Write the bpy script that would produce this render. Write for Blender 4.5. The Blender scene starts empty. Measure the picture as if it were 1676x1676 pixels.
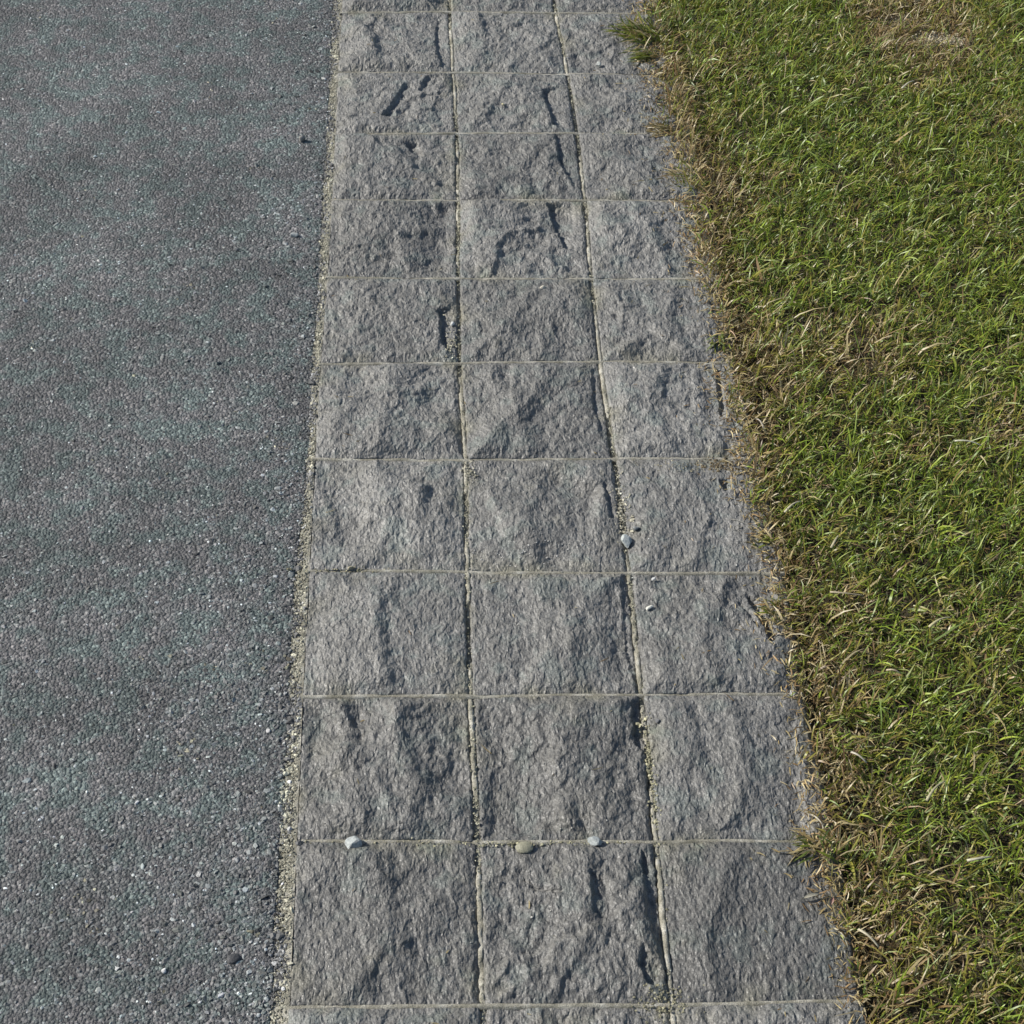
import bpy, math
import numpy as np
from mathutils import Vector, Matrix

rng = np.random.default_rng(11)
scene = bpy.context.scene
COL = scene.collection

# ------------------------------------------------------------ camera
IMG = 1676.0
F_PX, PITCH, YAW, ROLL = 2840.917, 0.78527736, 0.07817776, 0.05358495
CAMP = np.array([0.13447, -0.8899, 1.6])
def cam_axes():
    cy, sy = math.cos(YAW), math.sin(YAW)
    f = np.array([sy*math.cos(PITCH), cy*math.cos(PITCH), -math.sin(PITCH)])
    r = np.array([cy, -sy, 0.0]); u = np.cross(r, f)
    c, s = math.cos(ROLL), math.sin(ROLL)
    return c*r + s*u, -s*r + c*u, f
CR, CU, CF = cam_axes()
def G(px, py, z=0.0):
    """point of the ground (height z) where a feature measured in the photograph lies"""
    d = CF + CR*(px-838)/F_PX - CU*(py-838)/F_PX
    t = (z-CAMP[2])/d[2]
    p = CAMP + d*t
    return p[0], p[1]
def to_px(x, y, z=0.0):
    P = np.stack([np.asarray(x, float)-CAMP[0], np.asarray(y, float)-CAMP[1], np.zeros_like(np.asarray(x, float))+z-CAMP[2]], -1)
    d = P@CF
    return 838+F_PX*(P@CR)/d, 838-F_PX*(P@CU)/d
cd = bpy.data.cameras.new('camera'); cam = bpy.data.objects.new('camera', cd); COL.objects.link(cam)
cam.matrix_world = Matrix(((CR[0], CU[0], -CF[0], CAMP[0]), (CR[1], CU[1], -CF[1], CAMP[1]), (CR[2], CU[2], -CF[2], CAMP[2]), (0, 0, 0, 1)))
cd.sensor_width = 36; cd.sensor_fit = 'HORIZONTAL'; cd.lens = 36*F_PX/IMG
cd.clip_start = 0.05; cd.clip_end = 600
scene.camera = cam

# ------------------------------------------------------------ light
SUN_EL = math.radians(34)
SUN_FROM = np.array([-1.0, 0.30])                    # the sun stands to the left, a little beyond
az = SUN_FROM/np.linalg.norm(SUN_FROM)
w = bpy.data.worlds.new('World'); scene.world = w; w.use_nodes = True
nt = w.node_tree; bg = nt.nodes['Background']
sky = nt.nodes.new('ShaderNodeTexSky'); sky.sky_type = 'NISHITA'; sky.sun_disc = False
sky.sun_elevation = SUN_EL; sky.sun_rotation = math.atan2(az[0], az[1])
nt.links.new(sky.outputs[0], bg.inputs[0]); bg.inputs[1].default_value = 0.085
sl = bpy.data.lights.new('sun', 'SUN'); sun = bpy.data.objects.new('sun', sl); COL.objects.link(sun)
sl.energy = 4.7; sl.angle = math.radians(0.53); sl.color = (1.0, 0.955, 0.89)
v = Vector((az[0]*math.cos(SUN_EL), az[1]*math.cos(SUN_EL), math.sin(SUN_EL)))
sun.rotation_euler = v.to_track_quat('Z', 'Y').to_euler()
vs = scene.view_settings; vs.view_transform = 'Standard'; vs.look = 'None'; vs.exposure = 0.12; vs.gamma = 1.0
vs.use_curve_mapping = False

# ------------------------------------------------------------ helpers
def tag(o, label=None, cat=None, group=None, kind=None):
    if label: o['label'] = label
    if cat: o['category'] = cat
    if group: o['group'] = group
    if kind: o['kind'] = kind
    return o

def mesh_obj(name, co, faces, mat, parent=None, smooth=False, color=None):
    """co (n,3); faces: (m,k) array or list of such arrays; color: (n,3) vertex colour"""
    fl = faces if isinstance(faces, list) else [faces]
    me = bpy.data.meshes.new(name)
    me.vertices.add(len(co)); me.vertices.foreach_set('co', np.asarray(co, np.float32).ravel())
    tot = sum(f.size for f in fl); npoly = sum(len(f) for f in fl)
    me.loops.add(tot); me.polygons.add(npoly)
    me.loops.foreach_set('vertex_index', np.concatenate([f.ravel() for f in fl]).astype(np.int32))
    ls = np.concatenate([np.full(len(f), f.shape[1]) for f in fl])
    st = np.concatenate([[0], np.cumsum(ls)[:-1]]).astype(np.int32)
    me.polygons.foreach_set('loop_start', st)
    me.polygons.foreach_set('use_smooth', np.full(npoly, smooth))
    me.update(calc_edges=True)
    if color is not None:
        a = me.color_attributes.new('tint', 'FLOAT_COLOR', 'POINT')
        c4 = np.ones((len(co), 4), np.float32); c4[:, :3] = color
        a.data.foreach_set('color', c4.ravel())
    me.materials.append(mat)
    o = bpy.data.objects.new(name, me); COL.objects.link(o)
    if parent: o.parent = parent
    return o

def grid_faces(nu, nv):
    i = np.arange(nu*nv).reshape(nv, nu)
    return np.stack([i[:-1, :-1], i[:-1, 1:], i[1:, 1:], i[1:, :-1]], -1).reshape(-1, 4)

def h2(ix, iy, seed):
    n = (ix.astype(np.int64)*374761393 + iy.astype(np.int64)*668265263 + seed*974711) & 0xffffffff
    n = ((n ^ (n >> 13))*1274126177) & 0xffffffff
    return ((n ^ (n >> 16)) & 0xffffff)/float(0xffffff)
def vn(x, y, seed=0):
    """smooth gradient noise about -1..1"""
    ix, iy = np.floor(x), np.floor(y); fx, fy = x-ix, y-iy
    def g(a, b):
        t = h2(ix+a, iy+b, seed)*2*np.pi
        return np.cos(t)*(fx-a)+np.sin(t)*(fy-b)
    u = fx**3*(fx*(fx*6-15)+10); v_ = fy**3*(fy*(fy*6-15)+10)
    return 1.5*((g(0, 0)*(1-u)+g(1, 0)*u)*(1-v_)+(g(0, 1)*(1-u)+g(1, 1)*u)*v_)
def fbm(x, y, freq, octv=4, seed=0, gain=0.5):
    s = 0; a = 1; n = 0
    for k in range(octv):
        s = s+a*vn(x*freq+k*13.7, y*freq+k*7.3, seed+k); n += a; a *= gain; freq *= 2.07
    return s/n
def sstep(a, b, x):
    t = np.clip((x-a)/(b-a), 0, 1); return t*t*(3-2*t)

# materials
def new_mat(name):
    m = bpy.data.materials.new(name); m.use_nodes = True
    n = m.node_tree.nodes; return m, m.node_tree, n['Principled BSDF']
def N(nt, t, **kw):
    n = nt.nodes.new(t)
    for k, v_ in kw.items():
        if k in n.inputs: n.inputs[k].default_value = v_
        else: setattr(n, k, v_)
    return n
def coords(nt, scale=(1, 1, 1), rot=0.0):
    tc = N(nt, 'ShaderNodeNewGeometry'); mp = N(nt, 'ShaderNodeMapping')
    mp.inputs['Scale'].default_value = scale; mp.inputs['Rotation'].default_value = (0, 0, rot)
    nt.links.new(tc.outputs['Position'], mp.inputs['Vector']); return mp.outputs[0]
def noise(nt, vec, scale, detail=4, rough=0.6, dist=0.0):
    n = N(nt, 'ShaderNodeTexNoise'); n.inputs['Scale'].default_value = scale
    n.inputs['Detail'].default_value = detail; n.inputs['Roughness'].default_value = rough
    n.inputs['Distortion'].default_value = dist; nt.links.new(vec, n.inputs['Vector']); return n.outputs['Fac']
def ramp(nt, fac, stops):
    r = N(nt, 'ShaderNodeValToRGB'); e = r.color_ramp.elements
    while len(e) < len(stops): e.new(0.5)
    for el, (p, c) in zip(e, stops):
        el.position = p; el.color = (*c, 1) if not isinstance(c, float) else (c, c, c, 1)
    nt.links.new(fac, r.inputs[0]); return r.outputs[0]
def mix(nt, a, b, fac, mode='MIX'):
    m = N(nt, 'ShaderNodeMix', data_type='RGBA', blend_type=mode)
    for s, v_ in ((m.inputs[6], a), (m.inputs[7], b), (m.inputs[0], fac)):
        if hasattr(v_, 'node'): nt.links.new(v_, s)
        else: s.default_value = v_ if isinstance(v_, (int, float)) else (*v_, 1)
    return m.outputs[2]
def bump(nt, h, dist, strength=1.0, prev=None):
    b = N(nt, 'ShaderNodeBump'); b.inputs['Distance'].default_value = dist; b.inputs['Strength'].default_value = strength
    nt.links.new(h, b.inputs['Height'])
    if prev is not None: nt.links.new(prev, b.inputs['Normal'])
    return b.outputs[0]

# slate: grey split stone, streaky grain, faint greenish and purplish clouds, sandy dirt near some joints
def stone_mat():
    m, nt, p = new_mat('slate_stone'); L = nt.links.new
    vec = coords(nt)
    at = N(nt, 'ShaderNodeAttribute'); at.attribute_name = 'tint'
    streak = noise(nt, coords(nt, (1, 0.5, 1), math.radians(-14)), 255, 5, 0.8, 0.4)
    fine = noise(nt, vec, 720, 2, 0.6)
    cloud = noise(nt, vec, 22, 4, 0.6)
    c = ramp(nt, streak, [(0.34, 0.58), (0.46, 0.90), (0.56, 1.08), (0.65, 1.5), (0.75, 2.3)])  # stone grain; the brightest stops also paint in glints off its facets
    c2 = ramp(nt, fine, [(0.33, 0.72), (0.5, 1.0), (0.68, 1.42)])
    hue = ramp(nt, cloud, [(0.40, (1.0, 1.0, 0.985)), (0.53, (1.0, 1.0, 0.99)), (0.62, (0.95, 1.03, 1.01))])
    tone = ramp(nt, noise(nt, vec, 55, 5, 0.6), [(0.32, 0.86), (0.68, 1.13)])
    col = mix(nt, at.outputs['Color'], c, 1.0, 'MULTIPLY')
    col = mix(nt, col, c2, 1.0, 'MULTIPLY'); col = mix(nt, col, hue, 1.0, 'MULTIPLY'); col = mix(nt, col, tone, 1.0, 'MULTIPLY')
    L(col, p.inputs['Base Color'])
    L(ramp(nt, noise(nt, vec, 300, 2, 0.5), [(0.35, 0.42), (0.65, 0.72)]), p.inputs['Roughness'])
    p.inputs['Specular IOR Level'].default_value = 0.5
    g1 = noise(nt, coords(nt, (1, 0.55, 1), math.radians(-16)), 165, 1, 0.5, 0.4); g2 = noise(nt, coords(nt, (1, 0.7, 1), math.radians(12)), 330, 1, 0.5)
    b = bump(nt, g1, 0.0036); b = bump(nt, g2, 0.0015, 1.0, b)
    L(b, p.inputs['Normal']); return m
M_STONE = stone_mat()

def mortar_mat(name='sandy_mortar', k=1.05, sc=34):
    m, nt, p = new_mat(name); L = nt.links.new; vec = coords(nt)
    a = noise(nt, vec, sc, 5, 0.65); f = noise(nt, vec, 700, 3, 0.7)
    c = ramp(nt, a, [(0.34, (0.20*k, 0.19*k, 0.14*k)), (0.5, (0.36*k, 0.34*k, 0.27*k)), (0.64, (0.56*k, 0.54*k, 0.46*k))])
    c = mix(nt, c, ramp(nt, f, [(0.35, 0.6), (0.5, 1.0), (0.66, 1.35)]), 1.0, 'MULTIPLY')
    L(c, p.inputs['Base Color']); p.inputs['Roughness'].default_value = 0.85
    L(bump(nt, f, 0.0018), p.inputs['Normal']); return m
M_MORTAR = mortar_mat()
M_SEAM = mortar_mat('sandy_seam', 0.95, 28)
M_CROSS = mortar_mat('grey_mortar', 1.0, 35)

def asphalt_mat():
    m, nt, p = new_mat('aged_asphalt'); L = nt.links.new; vec = coords(nt)
    vo = N(nt, 'ShaderNodeTexVoronoi'); vo.feature = 'F1'; vo.inputs['Scale'].default_value = 260
    vo.inputs['Randomness'].default_value = 1.0; L(vec, vo.inputs['Vector'])
    v2 = N(nt, 'ShaderNodeTexVoronoi'); v2.feature = 'F1'; v2.inputs['Scale'].default_value = 520; L(vec, v2.inputs['Vector'])
    f = noise(nt, vec, 900, 3, 0.7)
    sep = N(nt, 'ShaderNodeSeparateColor'); L(vo.outputs['Color'], sep.inputs[0])
    c = ramp(nt, sep.outputs[0], [(0.0, (0.060, 0.066, 0.066)), (0.6, (0.098, 0.103, 0.105)), (0.9, (0.15, 0.155, 0.155)), (1.0, (0.24, 0.245, 0.24))])
    c = mix(nt, c, ramp(nt, f, [(0.3, 0.6), (0.5, 1.0), (0.7, 1.5)]), 1.0, 'MULTIPLY')
    cl = noise(nt, vec, 26, 4, 0.55)
    c = mix(nt, c, ramp(nt, cl, [(0.42, (1.05, 0.98, 0.97)), (0.50, (1.0, 1.0, 0.98)), (0.57, (0.88, 1.05, 0.99))]), 1.0, 'MULTIPLY')
    c = mix(nt, c, ramp(nt, noise(nt, coords(nt, (1, 1, 1), .7), 6, 4, 0.6), [(0.35, 0.95), (0.65, 1.6)]), 1.0, 'MULTIPLY')
    L(c, p.inputs['Base Color']); p.inputs['Roughness'].default_value = 0.62
    inv = N(nt, 'ShaderNodeMath', operation='SUBTRACT'); inv.inputs[0].default_value = 1; L(vo.outputs['Distance'], inv.inputs[1])
    i2 = N(nt, 'ShaderNodeMath', operation='SUBTRACT'); i2.inputs[0].default_value = 1; L(v2.outputs['Distance'], i2.inputs[1])
    b = bump(nt, inv.outputs[0], 0.0032); b = bump(nt, i2.outputs[0], 0.0009, 1.0, b); b = bump(nt, f, 0.0008, 1.0, b)
    L(b, p.inputs['Normal']); return m
M_ASPHALT = asphalt_mat()

def tint_mat(name, rough, spec, nscale=900, bd=0.0004, transl=0.0):
    m, nt, p = new_mat(name); L = nt.links.new
    at = N(nt, 'ShaderNodeAttribute'); at.attribute_name = 'tint'
    f = noise(nt, coords(nt), nscale, 2, 0.6)
    c = mix(nt, at.outputs['Color'], ramp(nt, f, [(0.3, 0.78), (0.7, 1.22)]), 1.0, 'MULTIPLY')
    L(c, p.inputs['Base Color']); p.inputs['Roughness'].default_value = rough; p.inputs['Specular IOR Level'].default_value = spec
    if bd: L(bump(nt, f, bd), p.inputs['Normal'])
    if transl:
        t = N(nt, 'ShaderNodeBsdfTranslucent'); L(c, t.inputs[0])
        ms = N(nt, 'ShaderNodeMixShader'); ms.inputs[0].default_value = transl
        L(p.outputs[0], ms.inputs[1]); L(t.outputs[0], ms.inputs[2]); L(ms.outputs[0], nt.nodes['Material Output'].inputs[0])
    return m
M_CHIP = tint_mat('aggregate_chips', 0.55, 0.45)
M_GRIT = tint_mat('sandy_grit', 0.7, 0.4)
M_GRASS = tint_mat('grass_blades', 0.40, 0.46, 400, 0, 0.24)
M_STRAW = tint_mat('dry_straw', 0.5, 0.4, 700, 0)
M_PEBBLE = tint_mat('pebble_stone', 0.6, 0.5, 500, 0.0006)

def soil_mat(name, a, b, sc=90):
    m, nt, p = new_mat(name); L = nt.links.new; vec = coords(nt)
    n = noise(nt, vec, sc, 6, 0.7)
    L(ramp(nt, n, [(0.35, a), (0.65, b)]), p.inputs['Base Color']); p.inputs['Roughness'].default_value = 0.9
    L(bump(nt, noise(nt, vec, 350, 4, 0.7), 0.004), p.inputs['Normal']); return m
M_SOIL = soil_mat('dark_soil', (0.035, 0.028, 0.016), (0.085, 0.065, 0.035))
M_TURF = soil_mat('far_turf', (0.035, 0.06, 0.014), (0.09, 0.12, 0.035), 160)

# ------------------------------------------------------------ measured layout
YS = [1645, 1377, 1138, 935, 750, 593, 455, 327, 217, 118, 18]
J = [[470, 482, 492, 503, 512, 522, 533, 541, 547, 551, 557],
     [790, 782, 770, 765, 763, 752, 750, 750, 748, 742, 736],
     [1100, 1075, 1050, 1030, 1007, 983, 968, 958, 945, 930, 910]]
DY = [[4, 0, -1], [-2, 0, 0], [1, 0, -1], [-2, 0, 2], [0, 2, 0], [2, 0, -2], [-2, 0, 0], [0, 0, 0], [2, 0, 0], [0, 0, 2], [2, 0, 2]]
corner = {}
for k in range(11):
    for j in range(3):
        corner[j, k] = np.array(G(J[j][k], YS[k]+DY[k][j]))
    corner[3, k] = corner[2, k]+np.array([0.2+0.004*math.sin(k*2.3), 0.001*math.cos(k*3)])
K0, K1 = -4, 18
for j in range(4):
    for k in range(-1, K0-1, -1): corner[j, k] = corner[j, k+1]+np.array([0.0008*math.sin(k*3+j), -0.2])
    for k in range(11, K1+1): corner[j, k] = corner[j, k-1]+np.array([-0.0005+0.0015*math.sin(k*5+j), 0.2])
def joint_x(j, y):
    ks = range(K0, K1+1)
    return np.interp(y, [corner[j, k][1] for k in ks], [corner[j, k][0] for k in ks])

# ------------------------------------------------------------ stone relief measured off the photograph
# (outline in photo pixels, drop in mm, tilt x, tilt y, edge softness in mm)
CUTS = [
 ([(896, 334), (940, 330), (962, 404), (926, 406), (910, 378)], -5, .10, 0, 0.8),
 ([(888, 146), (925, 140), (944, 210), (906, 207), (895, 178)], -4, .08, 0, 1),
 ([(908, 218), (945, 218), (956, 310), (938, 306), (914, 262)], -4, .08, 0, 1),
 ([(716, 28), (742, 28), (746, 112), (722, 112), (712, 70)], -3.2, .06, 0, 1.5),
 ([(700, 5), (732, 0), (732, 22), (722, 20)], -4, 0, 0, 1.5),
 ([(626, 192), (640, 176), (662, 140), (720, 150), (700, 200)], -3.05, .05, 0, 1.8),
 ([(684, 150), (700, 128), (724, 126), (730, 150), (712, 160)], -3.02, .03, 0, 1.8),
 ([(664, 234), (682, 232), (692, 250), (690, 256), (672, 250)], -7, 0, 0, 1.4),
 ([(700, 262), (706, 262), (714, 276), (706, 274)], -3, 0, 0, 0.8),
 ([(600, 412), (640, 405), (650, 440), (600, 444)], -1.4, 0, 0, 2),
 ([(718, 506), (752, 506), (756, 578), (736, 580), (722, 560)], -4.5, .12, 0, 0.8),
 ([(742, 600), (752, 600), (763, 742), (752, 742), (748, 680)], -5, 0, 0, 1),
 ([(738, 760), (756, 760), (758, 835), (746, 830)], -3, -.05, 0, 2),
 ([(970, 600), (984, 600), (1008, 735), (990, 725), (970, 660)], -4, .05, 0, 1.2),
 ([(986, 790), (994, 795), (1008, 850), (1000, 850)], -5, 0, 0, 1),
 ([(1016, 938), (1036, 940), (1056, 1124), (1042, 1130), (1024, 1060)], -7, 0, 0, 1),
 ([(1002, 1000), (1022, 985), (1040, 1110), (1024, 1110)], -1.8, -.06, 0, 3),
 ([(1036, 1148), (1054, 1146), (1060, 1200), (1050, 1226), (1040, 1220), (1033, 1170)], -10, .02, 0, 1),
 ([(640, 335), (748, 335), (750, 400), (700, 445), (660, 440)], -.6, -.06, 0, 4),
 ([(545, 335), (640, 335), (650, 395), (540, 400)], .4, .05, 0, 4),
 ([(790, 800), (900, 770), (980, 800), (960, 900), (830, 880)], -.6, -.04, -.03, 4),
 ([(540, 800), (600, 770), (700, 800), (680, 900), (560, 890)], .6, .04, .03, 4),
 ([(500, 960), (620, 960), (640, 1120), (500, 1130)], .5, .04, 0, 6),
 ([(920, 980), (1010, 960), (1030, 1120), (930, 1130)], -.4, -.05, 0, 6),
 ([(500, 1160), (570, 1150), (600, 1350), (500, 1360)], .5, .05, 0, 5),
 ([(640, 1150), (770, 1150), (770, 1300), (650, 1280)], -.4, -.05, .02, 5),
 ([(900, 1180), (1030, 1160), (1050, 1360), (920, 1350)], -.5, -.06, 0, 5),
 ([(1200, 1180), (1300, 1180), (1320, 1360), (1200, 1340)], -.4, -.05, 0, 6),

 ([(768, 1146), (778, 1146), (781, 1240), (788, 1370), (774, 1372), (772, 1300)], -6, 0, 0, 0.9),
 ([(766, 1390), (778, 1396), (782, 1480), (790, 1640), (778, 1636), (774, 1500)], -4, 0, 0, 1.2),
 ([(1050, 1386), (1066, 1420), (1084, 1478), (1100, 1540), (1108, 1610), (1094, 1602), (1076, 1552), (1058, 1498)], -6, .04, 0, 1.2),
 ([(1062, 1470), (1080, 1478), (1092, 1560), (1078, 1540)], -5, 0, 0, 1),
 ([(1052, 1552), (1084, 1588), (1080, 1622), (1060, 1612), (1042, 1580)], -7, 0, 0, 1.6),
 ([(964, 1428), (1000, 1440), (1010, 1510), (972, 1500)], -3.6, .07, 0, 1.6),
 ([(985, 1450), (1010, 1470), (1012, 1530), (990, 1510)], -2.5, 0, 0, 3),
 ([(858, 1438), (880, 1450), (922, 1460), (919, 1465), (875, 1458)], -4, 0, 0, 0.7),
 ([(1222, 972), (1240, 978), (1274, 1050), (1262, 1054), (1240, 1012)], -9, 0, 0, 1.2),
 ([(1206, 986), (1212, 985), (1242, 1024), (1238, 1028)], -3.5, 0, 0, 0.7),
 ([(1176, 786), (1192, 788), (1202, 806), (1186, 806)], -8, 0, 0, 1.4),
 ([(1000, 572), (1008, 560), (1030, 556), (1032, 560), (1012, 566), (1004, 578)], -3, 0, 0, 0.7),
 ([(1044, 572), (1050, 560), (1056, 562), (1052, 578)], -3, 0, 0, 0.7),
 ([(1172, 600), (1180, 605), (1190, 690), (1180, 680)], -6, 0, 0, 1),
 ([(930, 45), (1000, 78), (1040, 118), (940, 118)], -1.0, .02, 0, 1.3),
 ([(1060, 1150), (1120, 1150), (1150, 1250), (1080, 1240)], 0.8, .05, 0, 5),
 ([(560, 1180), (600, 1175), (605, 1215), (572, 1220)], -1.8, 0, 0, 3),
 ([(640, 1296), (680, 1300), (700, 1345), (662, 1352)], -1.8, .05, 0, 1.2),
 ([(500, 1400), (600, 1395), (640, 1440), (570, 1480), (490, 1470)], 1.2, .02, .02, 5),
 ([(830, 1344), (902, 1310), (915, 1340), (860, 1366)], -1.4, 0, .05, 1.2),
 ([(880, 900), (940, 905), (930, 930), (880, 926)], -1.2, 0, 0, 3),
 ([(560, 25), (600, 40), (620, 90), (560, 110)], 0.8, .04, 0, 2),
 ([(745, 30), (785, 30), (792, 60), (770, 70), (745, 70)], 1.2, .03, 0, 1.2),
]
# crests where two facets meet (line in photo pixels running away from the viewer, height mm, slope on its left, slope on its right)
CRESTS = [
 ([(615, 740), (622, 700), (636, 660), (640, 600)], 4.2, .085, .17),
 ([(790, 746), (820, 700), (872, 650), (885, 603)], 4.6, .10, .14),
 ([(803, 450), (808, 405), (838, 383), (880, 378)], 2.8, .10, .25),
 ([(775, 585), (830, 530), (875, 480)], 1.8, .06, .10),
 ([(885, 590), (905, 530), (890, 480)], 1.8, .05, .05),
 ([(775, 205), (812, 165), (835, 130)], 2.6, .08, .20),
 ([(1032, 215), (1022, 165), (985, 135)], 2.4, .06, .22),
 ([(785, 95), (796, 60), (780, 28)], 2.2, .08, .22),
 ([(620, 110), (600, 60), (575, 25)], 2.0, .08, .15),
 ([(650, 430), (600, 405), (545, 410)], 2.4, .18, .10),
 ([(655, 320), (640, 260), (660, 220)], 2.0, .06, .10),
 ([(860, 320), (850, 270), (900, 222)], 2.0, .06, .10),
 ([(1090, 445), (1070, 390), (1040, 340)], 2.2, .07, .12),
 ([(1120, 590), (1090, 520), (1110, 460)], 2.4, .07, .14),
 ([(1100, 745), (1060, 680), (1080, 600)], 2.6, .07, .12),
 ([(1180, 740), (1150, 680), (1140, 610)], 2.2, .07, .16),
 ([(600, 930), (640, 850), (620, 760)], 2.6, .06, .11),
 ([(880, 930), (860, 850), (900, 760)], 2.4, .06, .12),
 ([(1130, 930), (1160, 850), (1120, 770)], 2.2, .06, .12),
 ([(640, 1130), (600, 1050), (640, 950)], 2.4, .05, .10),
 ([(900, 1130), (940, 1050), (900, 950)], 2.6, .06, .12),
 ([(1180, 1130), (1140, 1060), (1190, 950)], 2.6, .07, .14),
 ([(650, 1370), (690, 1290), (640, 1200), (660, 1150)], 3.2, .07, .15),
 ([(560, 1250), (580, 1200), (560, 1150)], 2.2, .08, .22),
 ([(930, 1370), (900, 1280), (950, 1160)], 3.0, .07, .13),
 ([(1180, 1370), (1220, 1280), (1190, 1150)], 2.6, .06, .12),
 ([(560, 1640), (640, 1540), (610, 1400)], 3.2, .07, .12),
 ([(900, 1640), (960, 1540), (960, 1420)], 3.0, .07, .22),
 ([(1180, 1640), (1150, 1540), (1200, 1400)], 2.6, .07, .12),
]
# raised lines (points in photo pixels, height mm, half width mm)
RIDGES = [
 ([(545, 410), (570, 420), (600, 410), (615, 405)], 1.5, 2.5),
 ([(1010, 490), (1020, 510), (1018, 540)], 1.5, 2),
 ([(540, 490), (548, 530), (545, 560)], 1.2, 2.5),
 ([(825, 1590), (838, 1630)], 1.4, 2.5),
 ([(1296, 1570), (1304, 1590), (1308, 1625)], 1.6, 1.6),
 ([(1280, 1600), (1296, 1572)], 1.2, 1.6),
 ([(875, 500), (900, 530), (930, 575)], 0.9, 2),
 ([(1000, 470), (1015, 475)], 1.0, 1.5),
 ([(690, 1150), (700, 1230), (730, 1330)], 0.8, 3),
 ([(1180, 1480), (1150, 1560)], 0.8, 4),
 ([(560, 640), (575, 700)], 0.8, 4),
 ([(1130, 1060), (1180, 1090), (1250, 1050)], 0.9, 3),
]
def poly_sd(x, y, poly):
    """signed distance to a closed outline, positive inside"""
    d = np.full(x.shape, 1e9); inside = np.zeros(x.shape, bool)
    n = len(poly)
    for i in range(n):
        ax, ay = poly[i]; bx, by = poly[(i+1) % n]
        t = np.clip(((x-ax)*(bx-ax)+(y-ay)*(by-ay))/((bx-ax)**2+(by-ay)**2+1e-12), 0, 1)
        d = np.minimum(d, np.hypot(x-ax-t*(bx-ax), y-ay-t*(by-ay)))
        cr = ((ay > y) != (by > y)) & (x < (bx-ax)*(y-ay)/(by-ay+1e-15)+ax)
        inside ^= cr
    return np.where(inside, d, -d)
CUTS_W = []
for poly, off, gx, gy, soft in CUTS:
    P = [G(*q) for q in poly]; a = np.array(P)
    soft = soft if off < -3 else (2.2 if soft == 2.1 else 18)
    CUTS_W.append((P, a.min(0)-.02, a.max(0)+.02, a.mean(0), off/1000, gx*1.6, gy*1.6, soft/1000))
CRESTS_W = [(np.array([G(*q) for q in pts]), h/1000, a, b) for pts, h, a, b in CRESTS]
RIDGES_W = [([G(*q) for q in pts], h/1000, hw/1000) for pts, h, hw in RIDGES]

def relief(x, y, seed, amp=1.0):
    """height of the split slate surface (m)"""
    wx, wy = x+.012*fbm(x, y, 25, 2, seed+40), y+.012*fbm(x, y, 25, 2, seed+41)
    big = fbm(wx, wy, 13, 4, seed, .52)
    h = 0.0062*np.abs(big+.05)+0.0048*fbm(wx, wy*.85, 24, 4, seed+3, .56)+0.0024*fbm(wx, wy, 75, 3, seed+6, .6)
    # thin layers broken off along ragged lines
    q = fbm(x, y, 13, 4, seed+9)*3.1+0.3
    fl = np.floor(q); fr = q-fl
    h = h+0.0009*(fl+sstep(0.30, 0.5, fr)-q*.8)
    h = h*amp
    h = h+0.00095*fbm(x, y*0.6, 110, 2, seed+17, 0.6)
    wob = 0.0034*fbm(x, y, 95, 4, 5, .6)
    for P, lo, hi, cen, off, gx, gy, soft in CUTS_W:
        m = (x > lo[0]) & (x < hi[0]) & (y > lo[1]) & (y < hi[1])
        if not m.any(): continue
        sd = poly_sd(x[m], y[m], P)+wob[m]
        k = sstep(-soft*0.5, soft*0.5, sd)
        val = 1.5*(off if off > -.003 else off/1.3)+1.7*(gx*(x[m]-cen[0])+gy*(y[m]-cen[1]))
        if off < -0.003: val = val*(0.55+0.45*sstep(0, 0.004, sd))
        h[m] += k*val
    wl = 0.010*fbm(x, y, 22, 4, 77, .6)
    for P, hh, sa, sb in CRESTS_W:
        o_ = np.argsort(P[:, 1]); cx = np.interp(y, P[o_, 1], P[o_, 0])+wl
        end = np.maximum(np.maximum(P[:, 1].min()-y, y-P[:, 1].max()), 0)
        dd = x-cx
        # smooth the very top of the crest a little
        r = 1.7*hh-1.9*np.where(dd < 0, -dd*sa, dd*sb)-end*.2
        h = h+np.where(r > 0, r, 0)
    for P, hh, hw in RIDGES_W:
        d = np.full(x.shape, 1e9)
        for (ax, ay), (bx, by) in zip(P[:-1], P[1:]):
            t = np.clip(((x-ax)*(bx-ax)+(y-ay)*(by-ay))/((bx-ax)**2+(by-ay)**2), 0, 1)
            d = np.minimum(d, np.hypot(x-ax-t*(bx-ax), y-ay-t*(by-ay)))
        h += hh*np.exp(-((d+wob*0.5)/hw)**2)
    return h

# ------------------------------------------------------------ ground and road sheets
Z_ASPH = -0.002
def sheet(name, x0, x1, y0, y1, z, mat, kind='structure', nx=2, ny=2, parent=None):
    X, Y = np.meshgrid(np.linspace(x0, x1, nx), np.linspace(y0, y1, ny))
    o = mesh_obj(name, np.stack([X.ravel(), Y.ravel(), np.full(X.size, z)], 1), grid_faces(nx, ny), mat, parent)
    if kind: o['kind'] = kind
    return o
ground = sheet('ground', -250, 250, -250, 250, -0.05, M_SOIL); ground['label'] = 'dark soil under the drive and the lawn'

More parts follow.
